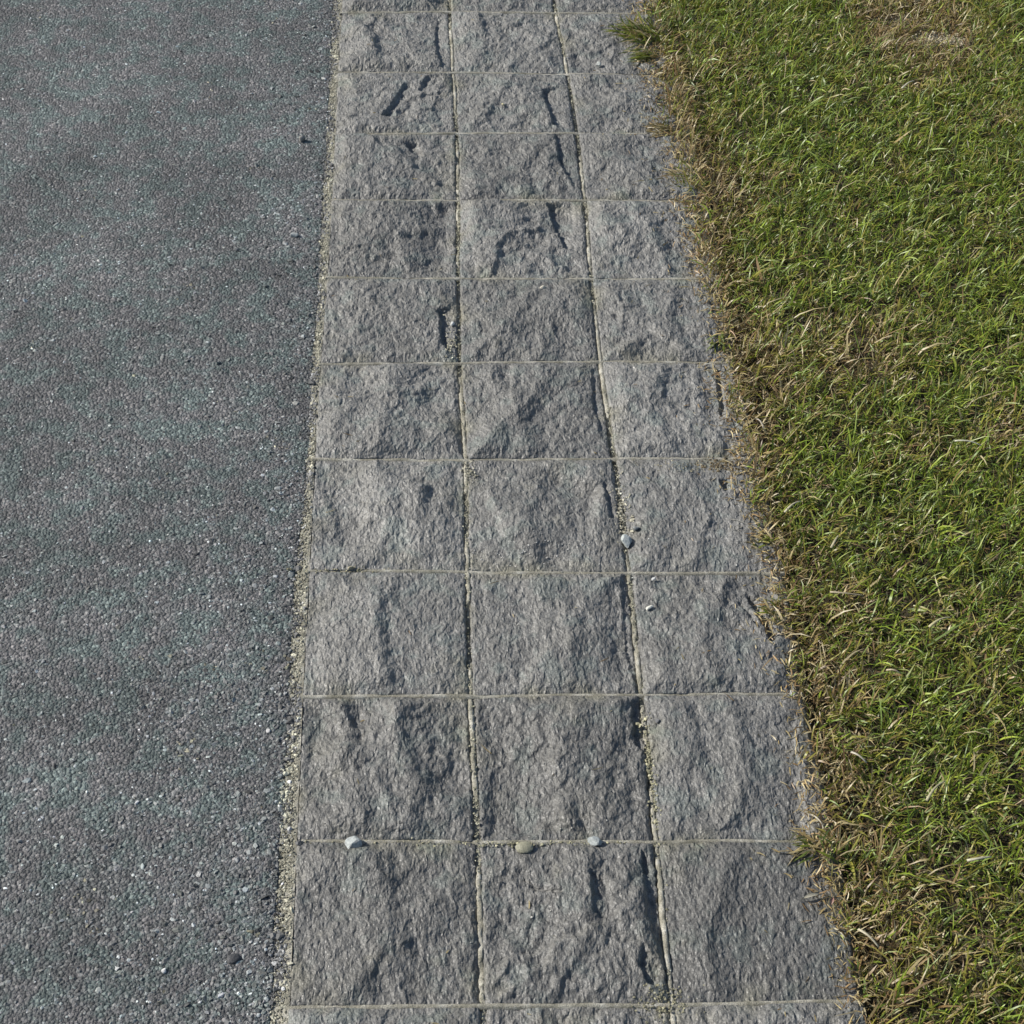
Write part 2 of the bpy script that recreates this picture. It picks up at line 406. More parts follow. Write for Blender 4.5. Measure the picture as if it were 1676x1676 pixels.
# pavement body: the mortar bed under the tiles
ya, yb = corner[0, K0][1], corner[0, K1][1]
yy = np.linspace(ya, yb, 60)
bx0, bx1 = joint_x(0, yy)-0.03, joint_x(3, yy)+0.004
bco = np.concatenate([np.stack([bx0, yy, np.full(60, -.045)], 1), np.stack([bx0, yy, np.full(60, -.016)], 1),
                      np.stack([bx1, yy, np.full(60, -.016)], 1), np.stack([bx1, yy, np.full(60, -.045)], 1)])
ii = np.arange(59)
bf = np.concatenate([np.stack([ii+a*60, ii+(a+1)*60, ii+1+(a+1)*60, ii+1+a*60], 1) for a in range(3)])
pavement = mesh_obj('pavement', bco, bf, M_MORTAR)
tag(pavement, 'three columns of grey split slate tiles set in sandy mortar', kind='structure')

# ------------------------------------------------------------ the tiles
TONE = {0: (.86, .90, .80), 1: (.92, .88, .97), 2: (1.06, 1.0, .96), 3: (1.17, 1.0, 1.02), 4: (1.08, .96, 1.10), 5: (1.0, .93, 1.02), 6: (.92, 1.04, 1.10), 7: (1.0, .95, .98), 8: (1.05, 1.05, 1.0), 9: (1.06, 1.08, 1.0)}
ROUGHNESS = {0: (.65, 1.1, .42), 1: (.95, .95, .6), 2: (.5, .6, .85), 3: (.6, .6, .55), 4: (.9, .9, .8), 5: (.8, .8, .9)}
TILES = []
GAPV, GAPH = 0.0050, 0.0026
def wander_x(y, j): return 0.0016*fbm(y, y*0+j*7.7, 13, 3, 501)
def wander_y(x, k): return 0.0017*fbm(x, x*0+k*3.9, 15, 3, 502)
def build_tile(j, k):
    near = -1 <= k <= 10
    n = 104 if 0 <= k <= 5 else (88 if near else 26)
    c00, c10, c01, c11 = corner[j, k], corner[j+1, k], corner[j, k+1], corner[j+1, k+1]
    t = np.linspace(0, 1, n)
    t = np.concatenate([[0, .0035, .009], t[1:-1]*0.974+0.013, [.991, .9965, 1]]) if near else t
    U, V = np.meshgrid(t, t)
    X = (c00[0]*(1-U)+c10[0]*U)*(1-V)+(c01[0]*(1-U)+c11[0]*U)*V
    Y = (c00[1]*(1-U)+c10[1]*U)*(1-V)+(c01[1]*(1-U)+c11[1]*U)*V
    sd = 31+j*7+k*3
    # edges: each side pulled in by half the joint and a ragged amount
    rag = lambda s, q: 0.0013*fbm(q, q*0+s*5.1+j*3.3+k*1.7, 28, 3, s)+0.0013*fbm(q, q*0+s*2.1+j+k, 160, 2, s)
    gl = (0.0016 if j == 0 else GAPV/2)+rag(1, Y)*1.3; gr = GAPV/2+rag(2, Y)*1.8
    if j == 1: gr = gr+0.0012*(0.5+0.5*np.sin(Y*9))
    if j == 2: gr = gr+0.006*np.clip(0.3+fbm(Y, Y*0+3.3, 11, 4, 88)*1.5, 0, 1.2)
    gb = GAPH/2+rag(3, X)*0.7; gt = GAPH/2+rag(4, X)*0.7
    gl = gl+wander_x(Y, j); gr = gr-wander_x(Y, j+1); gb = gb+wander_y(X, k); gt = gt-wander_y(X, k+1)
    X = X+gl*(1-U)-gr*U; Y = Y+gb*(1-V)-gt*V
    amp = ROUGHNESS.get(k, (1, 1, 1))[j]
    Hh = relief(X, Y, 3+j*19+k*5, amp)
    Hh = Hh-np.median(Hh)*0.85
    tx, ty = rng.normal(0, 0.013, 2)
    pl = []
    for _ in range(6):
        a = rng.uniform(0, 6.283); sl_ = rng.uniform(.06, .18); ox, oy = rng.uniform(.03, .17, 2)
        pl.append(sl_*(math.cos(a)*(X-c00[0]-ox)+math.sin(a)*(Y-c00[1]-oy))+0.001*fbm(X, Y, 50, 3, 200+_))
    fac = np.minimum(np.minimum(np.maximum(pl[0], pl[1]), np.maximum(pl[2], pl[3])), np.maximum(pl[4], pl[5]))
    for _ in range(3):
        a = rng.uniform(0, 6.283); ox, oy = rng.uniform(.04, .16, 2)
        dd = math.cos(a)*(X-c00[0]-ox)+math.sin(a)*(Y-c00[1]-oy)+.030*fbm(X, Y, 16, 5, 230+_+j+k, .55)
        sa_, sb_ = rng.uniform(.07, .15), rng.uniform(.14, .42)
        Hh = Hh+(0 if (j, k) == (2, 0) else amp)*np.clip(rng.uniform(.0018, .0042)-np.where(dd < 0, -dd*sa_, dd*sb_), 0, 1)
    inner = sstep(0, .03, np.minimum(np.minimum(U, 1-U), np.minimum(V, 1-V))*.2)
    Hh = Hh+(fac-np.median(fac))*(.25+.75*inner)*(.9 if rng.uniform() < .6 else .4)*amp
    if j == 0: tx = -abs(tx)*0.5
    lvl = rng.normal(0, 0.0006)
    Hh = Hh+tx*(X-c00[0]-.1)+ty*(Y-c00[1]-.1)+lvl
    Hh = np.where(Hh > .004, .004+(Hh-.004)*.75, Hh)
    ed_ = np.minimum(np.minimum(U, 1-U), np.minimum(V*1.6, (1-V)*1.6))*.2
    Hh = Hh*(.35+.65*sstep(0, .022, ed_))+.0030*sstep(0, .03, ed_)-.0008
    Hh = np.where(Hh < -.006, -.006+(Hh+.006)*.7, Hh)
    # worn arrises
    dl = U*0.2; dr = (1-U)*0.2; db = V*0.2; dt = (1-V)*0.2
    e = lambda d, r_: np.clip(1-d/r_, 0, 1)**2
    rr = 0.0026+0.0014*fbm(X, Y, 60, 2, 7)
    Hh = Hh-0.0028*e(dl, rr)-0.0030*e(dr, rr*1.5)-0.0010*e(db, rr)-0.0010*e(dt, rr)
    Hh = Hh-0.0030*sstep(.35, .9, fbm(X, Y, 40, 3, 70+j))*np.exp(-np.minimum(np.minimum(dl, dr), np.minimum(db, dt))/0.006)
    TILES.append((c00, X, Y, Hh, t))
    nn = len(t)
    co = np.stack([X.ravel(), Y.ravel(), Hh.ravel()], 1)
    faces = [grid_faces(nn, nn)]
    idx = np.arange(nn*nn).reshape(nn, nn)
    loop = np.concatenate([idx[0, :-1], idx[:-1, -1], idx[-1, ::-1][:-1], idx[::-1, 0][:-1]])
    low = co[loop].copy(); low[:, 2] = -0.022
    b0 = len(co); co = np.concatenate([co, low]); m = len(loop); a = np.arange(m)
    faces.append(np.stack([loop, b0+a, b0+(a+1) % m, loop[(a+1) % m]], 1)[:, ::1])
    # colour of the stone: own tone per tile, sand worked into some margins
    base = .176*TONE.get(k, (1, 1, 1))[j]**1.5*(1+rng.normal(0, 0.02))
    c = np.ones((len(co), 3))*base*np.array([1.02, 1.0, 0.94])
    x, y = co[:, 0], co[:, 1]
    big = fbm(x, y, 16, 4, 55)
    c *= (1+0.20*big)[:, None]
    UU = np.concatenate([U.ravel(), U.ravel()[loop]]); VV = np.concatenate([V.ravel(), V.ravel()[loop]])
    ed = np.minimum(np.minimum(UU, 1-UU)*1.0, np.minimum(VV, 1-VV)*1.0)*0.2
    dirt = sstep(-0.05, 0.55, fbm(x, y, 14, 3, 91))*np.exp(-ed/0.016)+0.25*sstep(.35, .7, fbm(x, y, 30, 3, 92))
    dirt = np.clip(dirt, 0, .8)[:, None]
    c = c*(1-dirt)+np.array([0.21, 0.20, 0.15])*dirt
    o = mesh_obj('paving_tile', co, faces, M_STONE, pavement, smooth=True, color=c)
    return o
for k in range(K0, K1):
    for j in range(3): build_tile(j, k)

def tile_z(x, y):
    x = np.atleast_1d(np.asarray(x, float)); y = np.atleast_1d(np.asarray(y, float)); z = np.full(x.shape, -1.0)
    for c00, X, Y, H_, t in TILES:
        m = (x > X.min()) & (x < X.max()) & (y > Y.min()) & (y < Y.max()) & (z < -.5)
        if not m.any(): continue
        i = np.clip(np.searchsorted(t, (x[m]-X[:, 0].mean())/(X[:, -1].mean()-X[:, 0].mean())), 0, len(t)-1)
        jn = np.clip(np.searchsorted(t, (y[m]-Y[0].mean())/(Y[-1].mean()-Y[0].mean())), 0, len(t)-1)
        z[m] = H_[jn, i]
    return z

# ------------------------------------------------------------ mortar joints
def strip(name, xl, xr, yv, zfun, mat, parent, nu=9, color=None, kind=None):
    u = np.linspace(0, 1, nu); U, Yg = np.meshgrid(u, yv)
    X = xl[:, None]*(1-U)+xr[:, None]*U
    Z = zfun(X, Yg, U)
    return mesh_obj(name, np.stack([X.ravel(), Yg.ravel(), Z.ravel()], 1), grid_faces(nu, len(yv)), mat, parent, smooth=True)
yv = np.linspace(ya+.01, yb-.01, 2600)
for j in (1, 2):
    xc = joint_x(j, yv)+wander_x(yv, j)
    def zf(X, Y, U, j=j):
        keep = 0.5+0.5*fbm(Y*0+j*9.1, Y, 7, 3, 40+j)          # how full the joint is
        prof = -0.0105+(0.0097*sstep(-.25, .75, keep*2-0.62+.35*fbm(X, Y, 60, 2, 44)))*(1-np.abs(2*U-1.15)**3)
        return prof+0.0018*fbm(X, Y, 95, 3, 45)+0.0008*fbm(X, Y, 260, 3, 4)
    strip('mortar_joint', xc-0.0055, xc+0.0045, yv, zf, M_MORTAR, pavement, 9)
for k in range(K0+1, K1):
    xs = np.linspace(corner[0, k][0], corner[3, k][0]-0.004, 340)
    yc = np.interp(xs, [corner[j, k][0] for j in range(4)], [corner[j, k][1] for j in range(4)])
    yc = yc+wander_y(xs, k)
    v_ = np.linspace(-1, 1, 7); V, Xg = np.meshgrid(v_, xs)
    wd = 0.0034
    Y = yc[:, None]+V*wd
    full = 0.5+0.5*fbm(Xg, Xg*0+k*3.7, 12, 3, 61)
    Z = -0.0030+0.0031*sstep(.12, .55, full)*(1-np.abs(V)**3)+0.0006*fbm(Xg, Y, 260, 3, 8)
    mesh_obj('mortar_joint', np.stack([Xg.ravel(), Y.ravel(), Z.ravel()], 1), grid_faces(7, 340)[:, ::-1], M_CROSS, pavement, smooth=True)

# ------------------------------------------------------------ asphalt drive with a ragged edge
EP = [(545, -200), (543, 0), (541, 60), (538, 118), (533, 217), (526, 327), (522, 400), (517, 500), (508, 600), (503, 720), (494, 830), (478, 950), (474, 1060), (468, 1150), (466, 1250), (462, 1330), (452, 1400), (447, 1500), (444, 1600), (436, 1676), (430, 1900)]
EW = np.array([G(*p) for p in EP])[::-1]
def asph_edge(y):
    return np.interp(y, EW[:, 1], EW[:, 0])+0.0040*fbm(y, y*0, 16, 4, 12, .6)+0.0024*fbm(y, y*0+4, 110, 3, 13)+.002
yv2 = np.linspace(ya, yb, 2200)
xe = asph_edge(yv2)
W_ = np.array([0, .0015, .004, .009, .018, .035, .07, .12, .2, .35, .7, 1.5, 5, 40])
Xa = xe[:, None]-W_[None, :]; Ya = np.repeat(yv2[:, None], len(W_), 1)
Za = Z_ASPH-0.0018*np.exp(-W_/0.006)[None, :]*(0.6+0.6*fbm(Xa, Ya, 70, 2, 16))
Xa = np.concatenate([(xe+0.0005)[:, None], Xa], 1); Ya = np.repeat(yv2[:, None], len(W_)+1, 1); Za = np.concatenate([np.full((len(yv2), 1), -.03), Za], 1)
asphalt = mesh_obj('road', np.stack([Xa.ravel(), Ya.ravel(), Za.ravel()], 1), grid_faces(len(W_)+1, len(yv2))[:, ::-1], M_ASPHALT, smooth=True)
tag(asphalt, 'rough weathered grey asphalt drive', kind='structure')
sheet('road_far', -40, asph_edge(yv2).mean(), yb, 60, Z_ASPH-.004, M_ASPHALT); sheet('road_near', -40, asph_edge(yv2).mean(), -60, ya, Z_ASPH-.004, M_ASPHALT)

# sandy gravel seam between the drive and the first column of tiles
xr_ = joint_x(0, yv2)+0.0015
def zs(X, Y, U): return -0.0048+0.0034*sstep(.1, 1, U)+0.0016*fbm(X, Y, 90, 3, 21)+0.0010*fbm(X, Y, 330, 2, 22)
seam = strip('gravel_strip', xe-0.001, xr_+0.001, yv2, zs, M_SEAM, None, 14)
tag(seam, 'sandy gravel seam between the asphalt and the first slate tiles', kind='structure')

# ------------------------------------------------------------ small faceted stones, joined: aggregate and grit
ICO_V = []; t_ = (1+5**.5)/2
for a in (-1, 1):
    for b in (-t_, t_): ICO_V += [(a, b, 0), (0, a, b), (b, 0, a)]
ICO_V = np.array(ICO_V, float); ICO_V /= np.linalg.norm(ICO_V[0])
def hull_faces(V):
    f = []
    for a in range(12):
        for b in range(a+1, 12):
            for c in range(b+1, 12):
                d = [np.linalg.norm(V[a]-V[b]), np.linalg.norm(V[b]-V[c]), np.linalg.norm(V[a]-V[c])]
                if max(d) < 1.2:
                    n = np.cross(V[b]-V[a], V[c]-V[a])
                    f.append((a, b, c) if n@(V[a]+V[b]+V[c]) > 0 else (a, c, b))
    return np.array(f)
ICO_F = hull_faces(ICO_V)
# cheap chip: 5-sided dome, 10 triangles
def dome():
    v = []
    for r, z, o in ((1, 0, 0), (.62, .8, .3)):
        for i in range(5): v.append((r*math.cos(i*1.2566+o), r*math.sin(i*1.2566+o), z))
    f = []
    for i in range(5):
        j = (i+1) % 5; f += [(i, j, 5+i), (j, 5+j, 5+i)]
    f += [(5, 6, 7), (5, 7, 8), (5, 8, 9)]
    return np.array(v, float), np.array(f)
DOME = dome()
def scatter(name, pts, size, cols, mat, parent, proto, flat=0.6, sink=0.3, tilt=0.35, jit=0.22):
    V, F = proto; n = len(pts); nv = len(V)
    P = V[None]*(1+rng.normal(0, jit, (n, nv, 1)))
    P = P*np.stack([size*rng.uniform(.75, 1.3, n), size*rng.uniform(.7, 1.1, n), size*flat*rng.uniform(.6, 1.2, n)], 1)[:, None]
    a = rng.normal(0, tilt, n); ca, sa = np.cos(a)[:, None], np.sin(a)[:, None]
    y = P[:, :, 1]*ca-P[:, :, 2]*sa; z = P[:, :, 1]*sa+P[:, :, 2]*ca; x = P[:, :, 0]
    b = rng.normal(0, tilt, n); cb, sb = np.cos(b)[:, None], np.sin(b)[:, None]
    x, z = x*cb-z*sb, x*sb+z*cb
    r = rng.uniform(0, 6.283, n); cr, sr = np.cos(r)[:, None], np.sin(r)[:, None]
    x, y = x*cr-y*sr, x*sr+y*cr
    co = np.stack([x, y, z], 2)+pts[:, None]
    co[:, :, 2] -= (size*flat*sink)[:, None]
    Fa = (F[None]+(np.arange(n)*nv)[:, None, None]).reshape(-1, 3)
    return mesh_obj(name, co.reshape(-1, 3), Fa, mat, parent, color=np.repeat(cols, nv, 0))

def in_view(x, y, pad=30):
    px, py = to_px(x, y); return (px > -pad) & (px < IMG+pad) & (py > -pad) & (py < IMG+pad)

# aggregate showing in the asphalt
n = 200000
x = rng.uniform(-1.05, .02, n); y = rng.uniform(-.25, 2.35, n)
px, py = to_px(x, y)
ok = (x < asph_edge(y)-.001) & (rng.uniform(0, 1, n) < np.where(px > -80, 1, .6)) & (py > -120) & (py < IMG+120)
edge_d = asph_edge(y)-x
prob = 0.36+0.5*sstep(500, 1500, py)*sstep(.30, .05, edge_d)+0.28*sstep(0.1, 0.0, edge_d)
prob = prob*(0.8+0.6*fbm(x*.7+y*.7, y*.7-x*.7, 9, 3, 71))
ok &= rng.uniform(0, 1, n) < prob
x, y, edge_d, py = x[ok], y[ok], edge_d[ok], py[ok]; n = len(x)
z = Z_ASPH+0.0002*rng.normal(0, 1, n)
s = 1.08*np.clip(rng.lognormal(math.log(.00160), .38, n), .0009, .0046)*(0.86+0.22*sstep(.3, .03, edge_d))
lum = np.clip(rng.lognormal(math.log(.142), .52, n), .04, .45)
wh = rng.uniform(0, 1, n); lum = np.where(wh > .966, rng.uniform(.45, .85, n), lum)
s = np.where(wh > .966, np.minimum(s*.8, .0020), s)
tint = np.stack([lum*rng.normal(.99, .03, n), lum, lum*rng.normal(1.0, .03, n)], 1)
cl = fbm(x*.8+y*.6, y*.8-x*.6, 20, 4, 78)
tint *= (1+.75*fbm(x*.82+y*.57, y*.82-x*.57, 4.5, 5, 79))[:, None]*(1+.22*np.clip(edge_d/.4, 0, 1))[:, None]
tint *= np.where(cl[:, None] > 0, np.array([.96, 1.03, 1.0])*1.06, np.array([.98, 1.0, .97]))
warm = (fbm(x, y, 12, 3, 72) > .38)[:, None]
tint = np.where(warm & (rng.uniform(0, 1, (n, 1)) < .25), tint*np.array([1.25, 1.12, .82]), tint)
agg = scatter('aggregate_chips', np.stack([x, y, z], 1), s, tint, M_CHIP, asphalt, DOME, .42, .36, .26)
agg['kind'] = 'stuff'; n_agg = n

# grit in the seam, in the joints and at the feet of the grass
P = []; S = []; C = []
def grit(x, y, z, s, base, spread=.35):
    l = rng.lognormal(0, spread, len(x))[:, None]
    tz = tile_z(x, y); z = np.where((tz > -.004) & (x < .6) & (z > -.0025), np.maximum(tz, z-.001), z)
    P.append(np.stack([x, y, z], 1)); S.append(s); C.append(np.clip(np.array(base)*l, .03, .8))
n = 15000
y = rng.uniform(-.25, 2.35, n); e = asph_edge(y); xr0 = joint_x(0, y)
u = rng.beta(1.1, 1.1, n); x = e-.003+(xr0-e+.004)*u
grey = rng.uniform(0, 1, n) < .45-.45*u+1.3*fbm(y, y*0, 9, 3, 140)
grit(x[~grey], y[~grey], (-0.0042+0.0030*u)[~grey], rng.lognormal(math.log(.0012), .4, (~grey).sum()), (.34, .325, .25), .4)
grit(x[grey], y[grey], (-0.0040+0.0028*u)[grey], rng.lognormal(math.log(.0016), .4, grey.sum()), (.17, .17, .165), .5)
for j in (1, 2):
    n = 5200; y = rng.uniform(-.25, 2.35, n); keep = rng.uniform(0, 1, n) < .35+.9*fbm(y, y*0+j, 5, 2, 33)
    y = y[keep]; x = joint_x(j, y)+rng.normal(0, .0016, len(y))
    grit(x, y, np.full(len(y), -.0022), rng.lognormal(math.log(.0009), .3, len(y)), (.36, .345, .25))
def blob(px, py, rx, ry, n, s, base, z=0.0005):
    x0, y0 = G(px, py); grit(x0+rng.normal(0, rx, n), y0+rng.normal(0, ry, n), np.full(n, z), rng.lognormal(math.log(s), .35, n), base)
blob(1018, 840, .007, .03, 160, .0015, (.36, .34, .26)); blob(1085, 1640, .014, .009, 220, .0011, (.26, .245, .16)); blob(740, 560, .006, .02, 60, .0015, (.4, .38, .28))
blob(768, 770, .005, .012, 60, .0013, (.36, .34, .26)); blob(1190, 762, .022, .007, 260, .0016, (.13, .10, .055)); blob(1130, 766, .03, .006, 110, .0011, (.3, .27, .18))
blob(570, 933, .035, .002, 60, .0012, (.3, .28, .18)); blob(600, 1378, .04, .0015, 60, .0010, (.34, .32, .22)); blob(860, 1380, .07, .0018, 160, .0010, (.36, .34, .22))
blob(1066, 1270, .003, .05, 160, .0014, (.36, .34, .22)); blob(850, 905, .06, .012, 220, .0009, (.4, .39, .36)); blob(468, 1300, .004, .03, 90, .0019, (.5, .49, .38), -.003)
n = 2600; x = rng.uniform(-.0, .6, n); y = rng.uniform(-.2, 2.2, n)
grit(x, y, np.full(n, .001), rng.lognormal(math.log(.0007), .3, n), (.32, .31, .28))
gr = scatter('joint_grit', np.concatenate(P), np.concatenate(S), np.concatenate(C), M_GRIT, pavement, DOME, .75, .3, .4)
gr['kind'] = 'stuff'

# ------------------------------------------------------------ lawn
GE = [(1040, -150), (1055, 0), (1042, 40), (1050, 90), (1068, 150), (1070, 205), (1098, 230), (1103, 290), (1108, 340), (1128, 380), (1150, 450), (1160, 500), (1178, 560), (1182, 640), (1200, 690), (1212, 740), (1212, 800), (1235, 850), (1252, 900), (1268, 960), (1258, 1010), (1278, 1060), (1290, 1120), (1318, 1170), (1312, 1240), (1330, 1300), (1326, 1370), (1340, 1430), (1362, 1490), (1375, 1530), (1392, 1570), (1400, 1640), (1415, 1700), (1450, 1900)]
GW = np.array([G(*p) for p in GE])[::-1]
def grass_edge(y): return np.interp(y, GW[:, 1], GW[:, 0])-.004
sx = joint_x(3, yy)-0.03
Xs = np.stack([sx, sx+.02, sx+.08, sx+.4, sx*0+60], 1)
Zs = np.array([-.03, -.017, -.012, -.012, -.012])[None]+np.zeros_like(Xs)
lawn = mesh_obj('lawn', np.stack([Xs.ravel(), np.repeat(yy, 5), Zs.ravel()], 1), grid_faces(5, 60), M_SOIL)
tag(lawn, 'dark soil under the mown lawn', kind='structure')
for nm, a, b, c, d in (('far_lawn', 1.74, 60, -.34, 2.58), ('far_lawn', .66, 60, 2.58, 60), ('far_lawn', .66, 60, -60, -.34)):
    o = sheet(nm, a, b, c, d, -.006, M_TURF)

DRY = [  # photo pixel, radius px, strength
 (1180, 330, 55, .9), (1150, 270, 50, .9), (1210, 560, 60, .9), (1230, 640, 70, 1), (1420, 575, 75, .95), (1350, 590, 60, .5), (1200, 740, 60, 1), (1260, 930, 45, .8),
 (1300, 1030, 45, .8), (1395, 980, 35, .8), (1370, 1110, 80, .6), (1370, 1250, 60, .45), (1400, 1330, 70, .4), (1470, 1450, 90, .35), (1430, 1560, 90, .4), (1560, 1600, 90, .35),
 (1110, 190, 60, .8), (1090, 110, 45, .7), (1190, 95, 35, .6), (1530, 55, 75, 1.3), (1455, 28, 60, 1.2), (1650, 700, 45, .9), (1500, 730, 35, .5), (1530, 1010, 50, .6), (1620, 1090, 40, .7),
 (1160, 460, 45, .9), (1130, 400, 45, .9), (1500, 140, 25, .5), (1400, 140, 22, .5), (1640, 190, 22, .6), (1380, 340, 25, .4), (1470, 270, 25, .4), (1260, 290, 30, .4), (1480, 880, 35, .5), (1230, 860, 40, .8)]
BARE = [(1312, 532, 22), (1475, 30, 20), (1535, 60, 26), (1290, 510, 14), (1500, 980, 12), (1420, 60, 14), (1570, 66, 20)]
def build_blades(name, x, y, parent=None, length=None, az0=None, lean=None, zb=None, cols=None, width=None, seg=3):
    n = len(x)
    L_ = length if length is not None else rng.lognormal(math.log(.021), .32, n)
    W0 = width if width is not None else rng.uniform(.0007, .00155, n)
    if az0 is None:
        # most blades lie over towards the upper right, swirls by patches
        sw = fbm(x, y, 20, 2, 301)*2.6
        az0 = np.where(rng.uniform(0, 1, n) < .65, rng.normal(.45, 1.0, n), rng.uniform(-3.14, 3.14, n))+sw
    th0 = rng.normal(.65, .28, n) if lean is None else lean
    bend = rng.normal(.75, .4, n)
    z0 = -0.012+rng.uniform(0, .010, n) if zb is None else zb
    if name in ('grass', 'thatch'): z0 = np.where(x < joint_x(3, y)-.002, np.maximum(z0, .0005+.3*(z0+.012)), z0)
    roll = rng.normal(0, .7, n)
    pts = [np.stack([x, y, z0], 1)]; dirs = []
    side_curve = rng.normal(0, .35, n)
    for k in range(seg):
        th = np.clip(th0+bend*k/(seg-1), -1.0, 1.62); a = az0+side_curve*k/seg
        d = np.stack([np.cos(a)*np.sin(th), np.sin(a)*np.sin(th), np.cos(th)], 1); dirs.append(d)
        pts.append(pts[-1]+d*(L_/seg)[:, None])
    sx_ = np.stack([-np.sin(az0), np.cos(az0), np.zeros(n)], 1)
    up = np.cross(sx_, dirs[1]) 
    side = sx_*np.cos(roll)[:, None]+up*np.sin(roll)[:, None]
    wid = [.75, 1.0, .8][:seg]
    V = []
    for k in range(seg):
        V += [pts[k]-side*(W0*wid[k])[:, None], pts[k]+side*(W0*wid[k])[:, None]]
    V.append(pts[seg]); nv = len(V)
    co = np.stack(V, 1).reshape(-1, 3)
    base = (np.arange(n)*nv)[:, None]
    q = np.concatenate([base+np.array([[2*k, 2*k+1, 2*k+3, 2*k+2]]) for k in range(seg-1)])
    t3 = base+np.array([[nv-3, nv-2, nv-1]])
    return mesh_obj(name, co, [q, t3], M_GRASS, parent, smooth=True, color=np.repeat(cols, nv, 0))

GREENS = np.array([(.150, .205, .018), (.180, .235, .026), (.125, .185, .024), (.215, .255, .032), (.150, .200, .050)])*1.2
OLIVE = np.array([(.24, .23, .040), (.28, .25, .055), (.20, .19, .035)])*1.15
STRAW = np.array([(.46, .38, .20), (.52, .44, .26), (.38, .29, .13), (.38, .31, .15)])
BROWN = np.array([(.27, .175, .075), (.20, .13, .06), (.32, .22, .11)])
def pick(a, n): return a[rng.integers(0, len(a), n)]
def blade_cols(x, y, px, py, extra=0.0):
    n = len(x); d = x-grass_edge(y)
    dry = .09+1.0*np.exp(-np.clip(d, 0, 1)/(.036-.014*sstep(900, 1500, py)))*(1+.5*fbm(x, y, 14, 2, 210))+.17*sstep(1050, 1500, py)+.15*np.clip(fbm(x, y, 12, 3, 205), -.4, 1)
    for cx, cy, r, st in DRY: dry += st*.85*np.exp(-((px-cx)**2+((py-cy)*1.2)**2)/(r*r))
    dry = np.clip(dry+extra, .04, .94)
    dry = np.clip(dry, 0, 1)*(.75+.5*sstep(-.3, .3, fbm(x, y, 28, 3, 206)))
    u = rng.uniform(0, 1, n); v_ = rng.uniform(0, 1, n)[:, None]
    c = pick(GREENS, n)*rng.uniform(.72, 1.3, (n, 1))*(1+.50*fbm(x, y, 18, 4, 207))[:, None]*np.array([1.06, 1.08, 1.20])*(1+.35*np.clip(fbm(x, y, 48, 2, 209), -1, 1))[:, None]
    c = np.where(rng.uniform(0, 1, (n, 1)) < .07, np.array([(.34, .38, .13)])*rng.uniform(.8, 1.2, (n, 1)), c)  # a few blades painted pale to stand for bright highlights
    c = np.where((rng.uniform(0, 1, n) < .16+.5*dry)[:, None], pick(OLIVE, n), c)
    dr = np.where(v_ < .66, pick(STRAW, n), pick(BROWN, n)) if True else c
    c = np.where((u < dry*.72)[:, None], dr, c)
    return c*rng.uniform(.85, 1.15, (n, 1))
# living blades
n = 350000
x = rng.uniform(.48, 1.75, n); y = rng.uniform(-.35, 2.6, n)
d = x-grass_edge(y); px, py = to_px(x, y)
vis = (px < IMG+50) & (py > -60) & (py < IMG+60)
dens = np.where(vis, 1.0, .42)*sstep(-.004, .02, d+.013*fbm(x, y, 30, 3, 99))
dens = dens*np.where(px > IMG+500, .5, 1)
for cx, cy, r in BARE: dens = dens*(1-.93*np.exp(-(((px-cx)**2+((py-cy)*1.6)**2)/(r*r))**2))
dens = dens*(0.66+1.05*fbm(x, y, 30, 3, 98))
ok = rng.uniform(0, 1, n) < dens
x, y, d, px, py = x[ok], y[ok], d[ok], px[ok], py[ok]; n = len(x)
L_ = rng.lognormal(math.log(.0190), .42, n)*(0.55+.45*sstep(0, .05, d))*(1+.45*fbm(x, y, 22, 3, 208))
g = build_blades('grass', x, y, None, L_, cols=blade_cols(x, y, px, py), width=rng.lognormal(math.log(.00078), .32, n))
tag(g, 'mown green lawn with olive and straw coloured blades beside the slate path', 'grass', kind='stuff')
n_gr = n
# dead thatch: short flat brown and straw pieces between and under the blades
n = 95000
x = rng.uniform(.48, 1.5, n); y = rng.uniform(-.3, 2.4, n); d = x-grass_edge(y); px, py = to_px(x, y)
dens = np.exp(-np.clip(d, 0, 1)/.035)*2.2+.26
for cx, cy, r, st in DRY: dens += st*.35*np.exp(-((px-cx)**2+((py-cy)*1.2)**2)/(r*r))
ok = (d > -.003+.005*fbm(x, y, 60, 2, 97)+rng.exponential(.005, n)*-1) & (rng.uniform(0, 1, n) < dens) & (px < IMG+200)
x, y, d, px, py = x[ok], y[ok], d[ok], px[ok], py[ok]; n = len(x)
c = np.where(rng.uniform(0, 1, (n, 1)) < .62, pick(STRAW, n), pick(BROWN, n)*1.15)*rng.uniform(.7, 1.15, (n, 1))
c = c*(1+.35*np.exp(-np.clip(d, 0, 1)/.02))[:, None]
nearedge = np.exp(-np.clip(d, 0, 1)/.03)
t = build_blades('thatch', x, y, None, rng.lognormal(math.log(.011), .4, n), rng.uniform(-3.14, 3.14, n), rng.normal(1.3, .25, n),
                 -.011+rng.uniform(0, .013, n)*(.6+.7*nearedge), c, rng.uniform(.0004, .0010, n))
tag(t, 'dead brown and straw coloured thatch along the lawn edge', 'dead grass', kind='stuff')

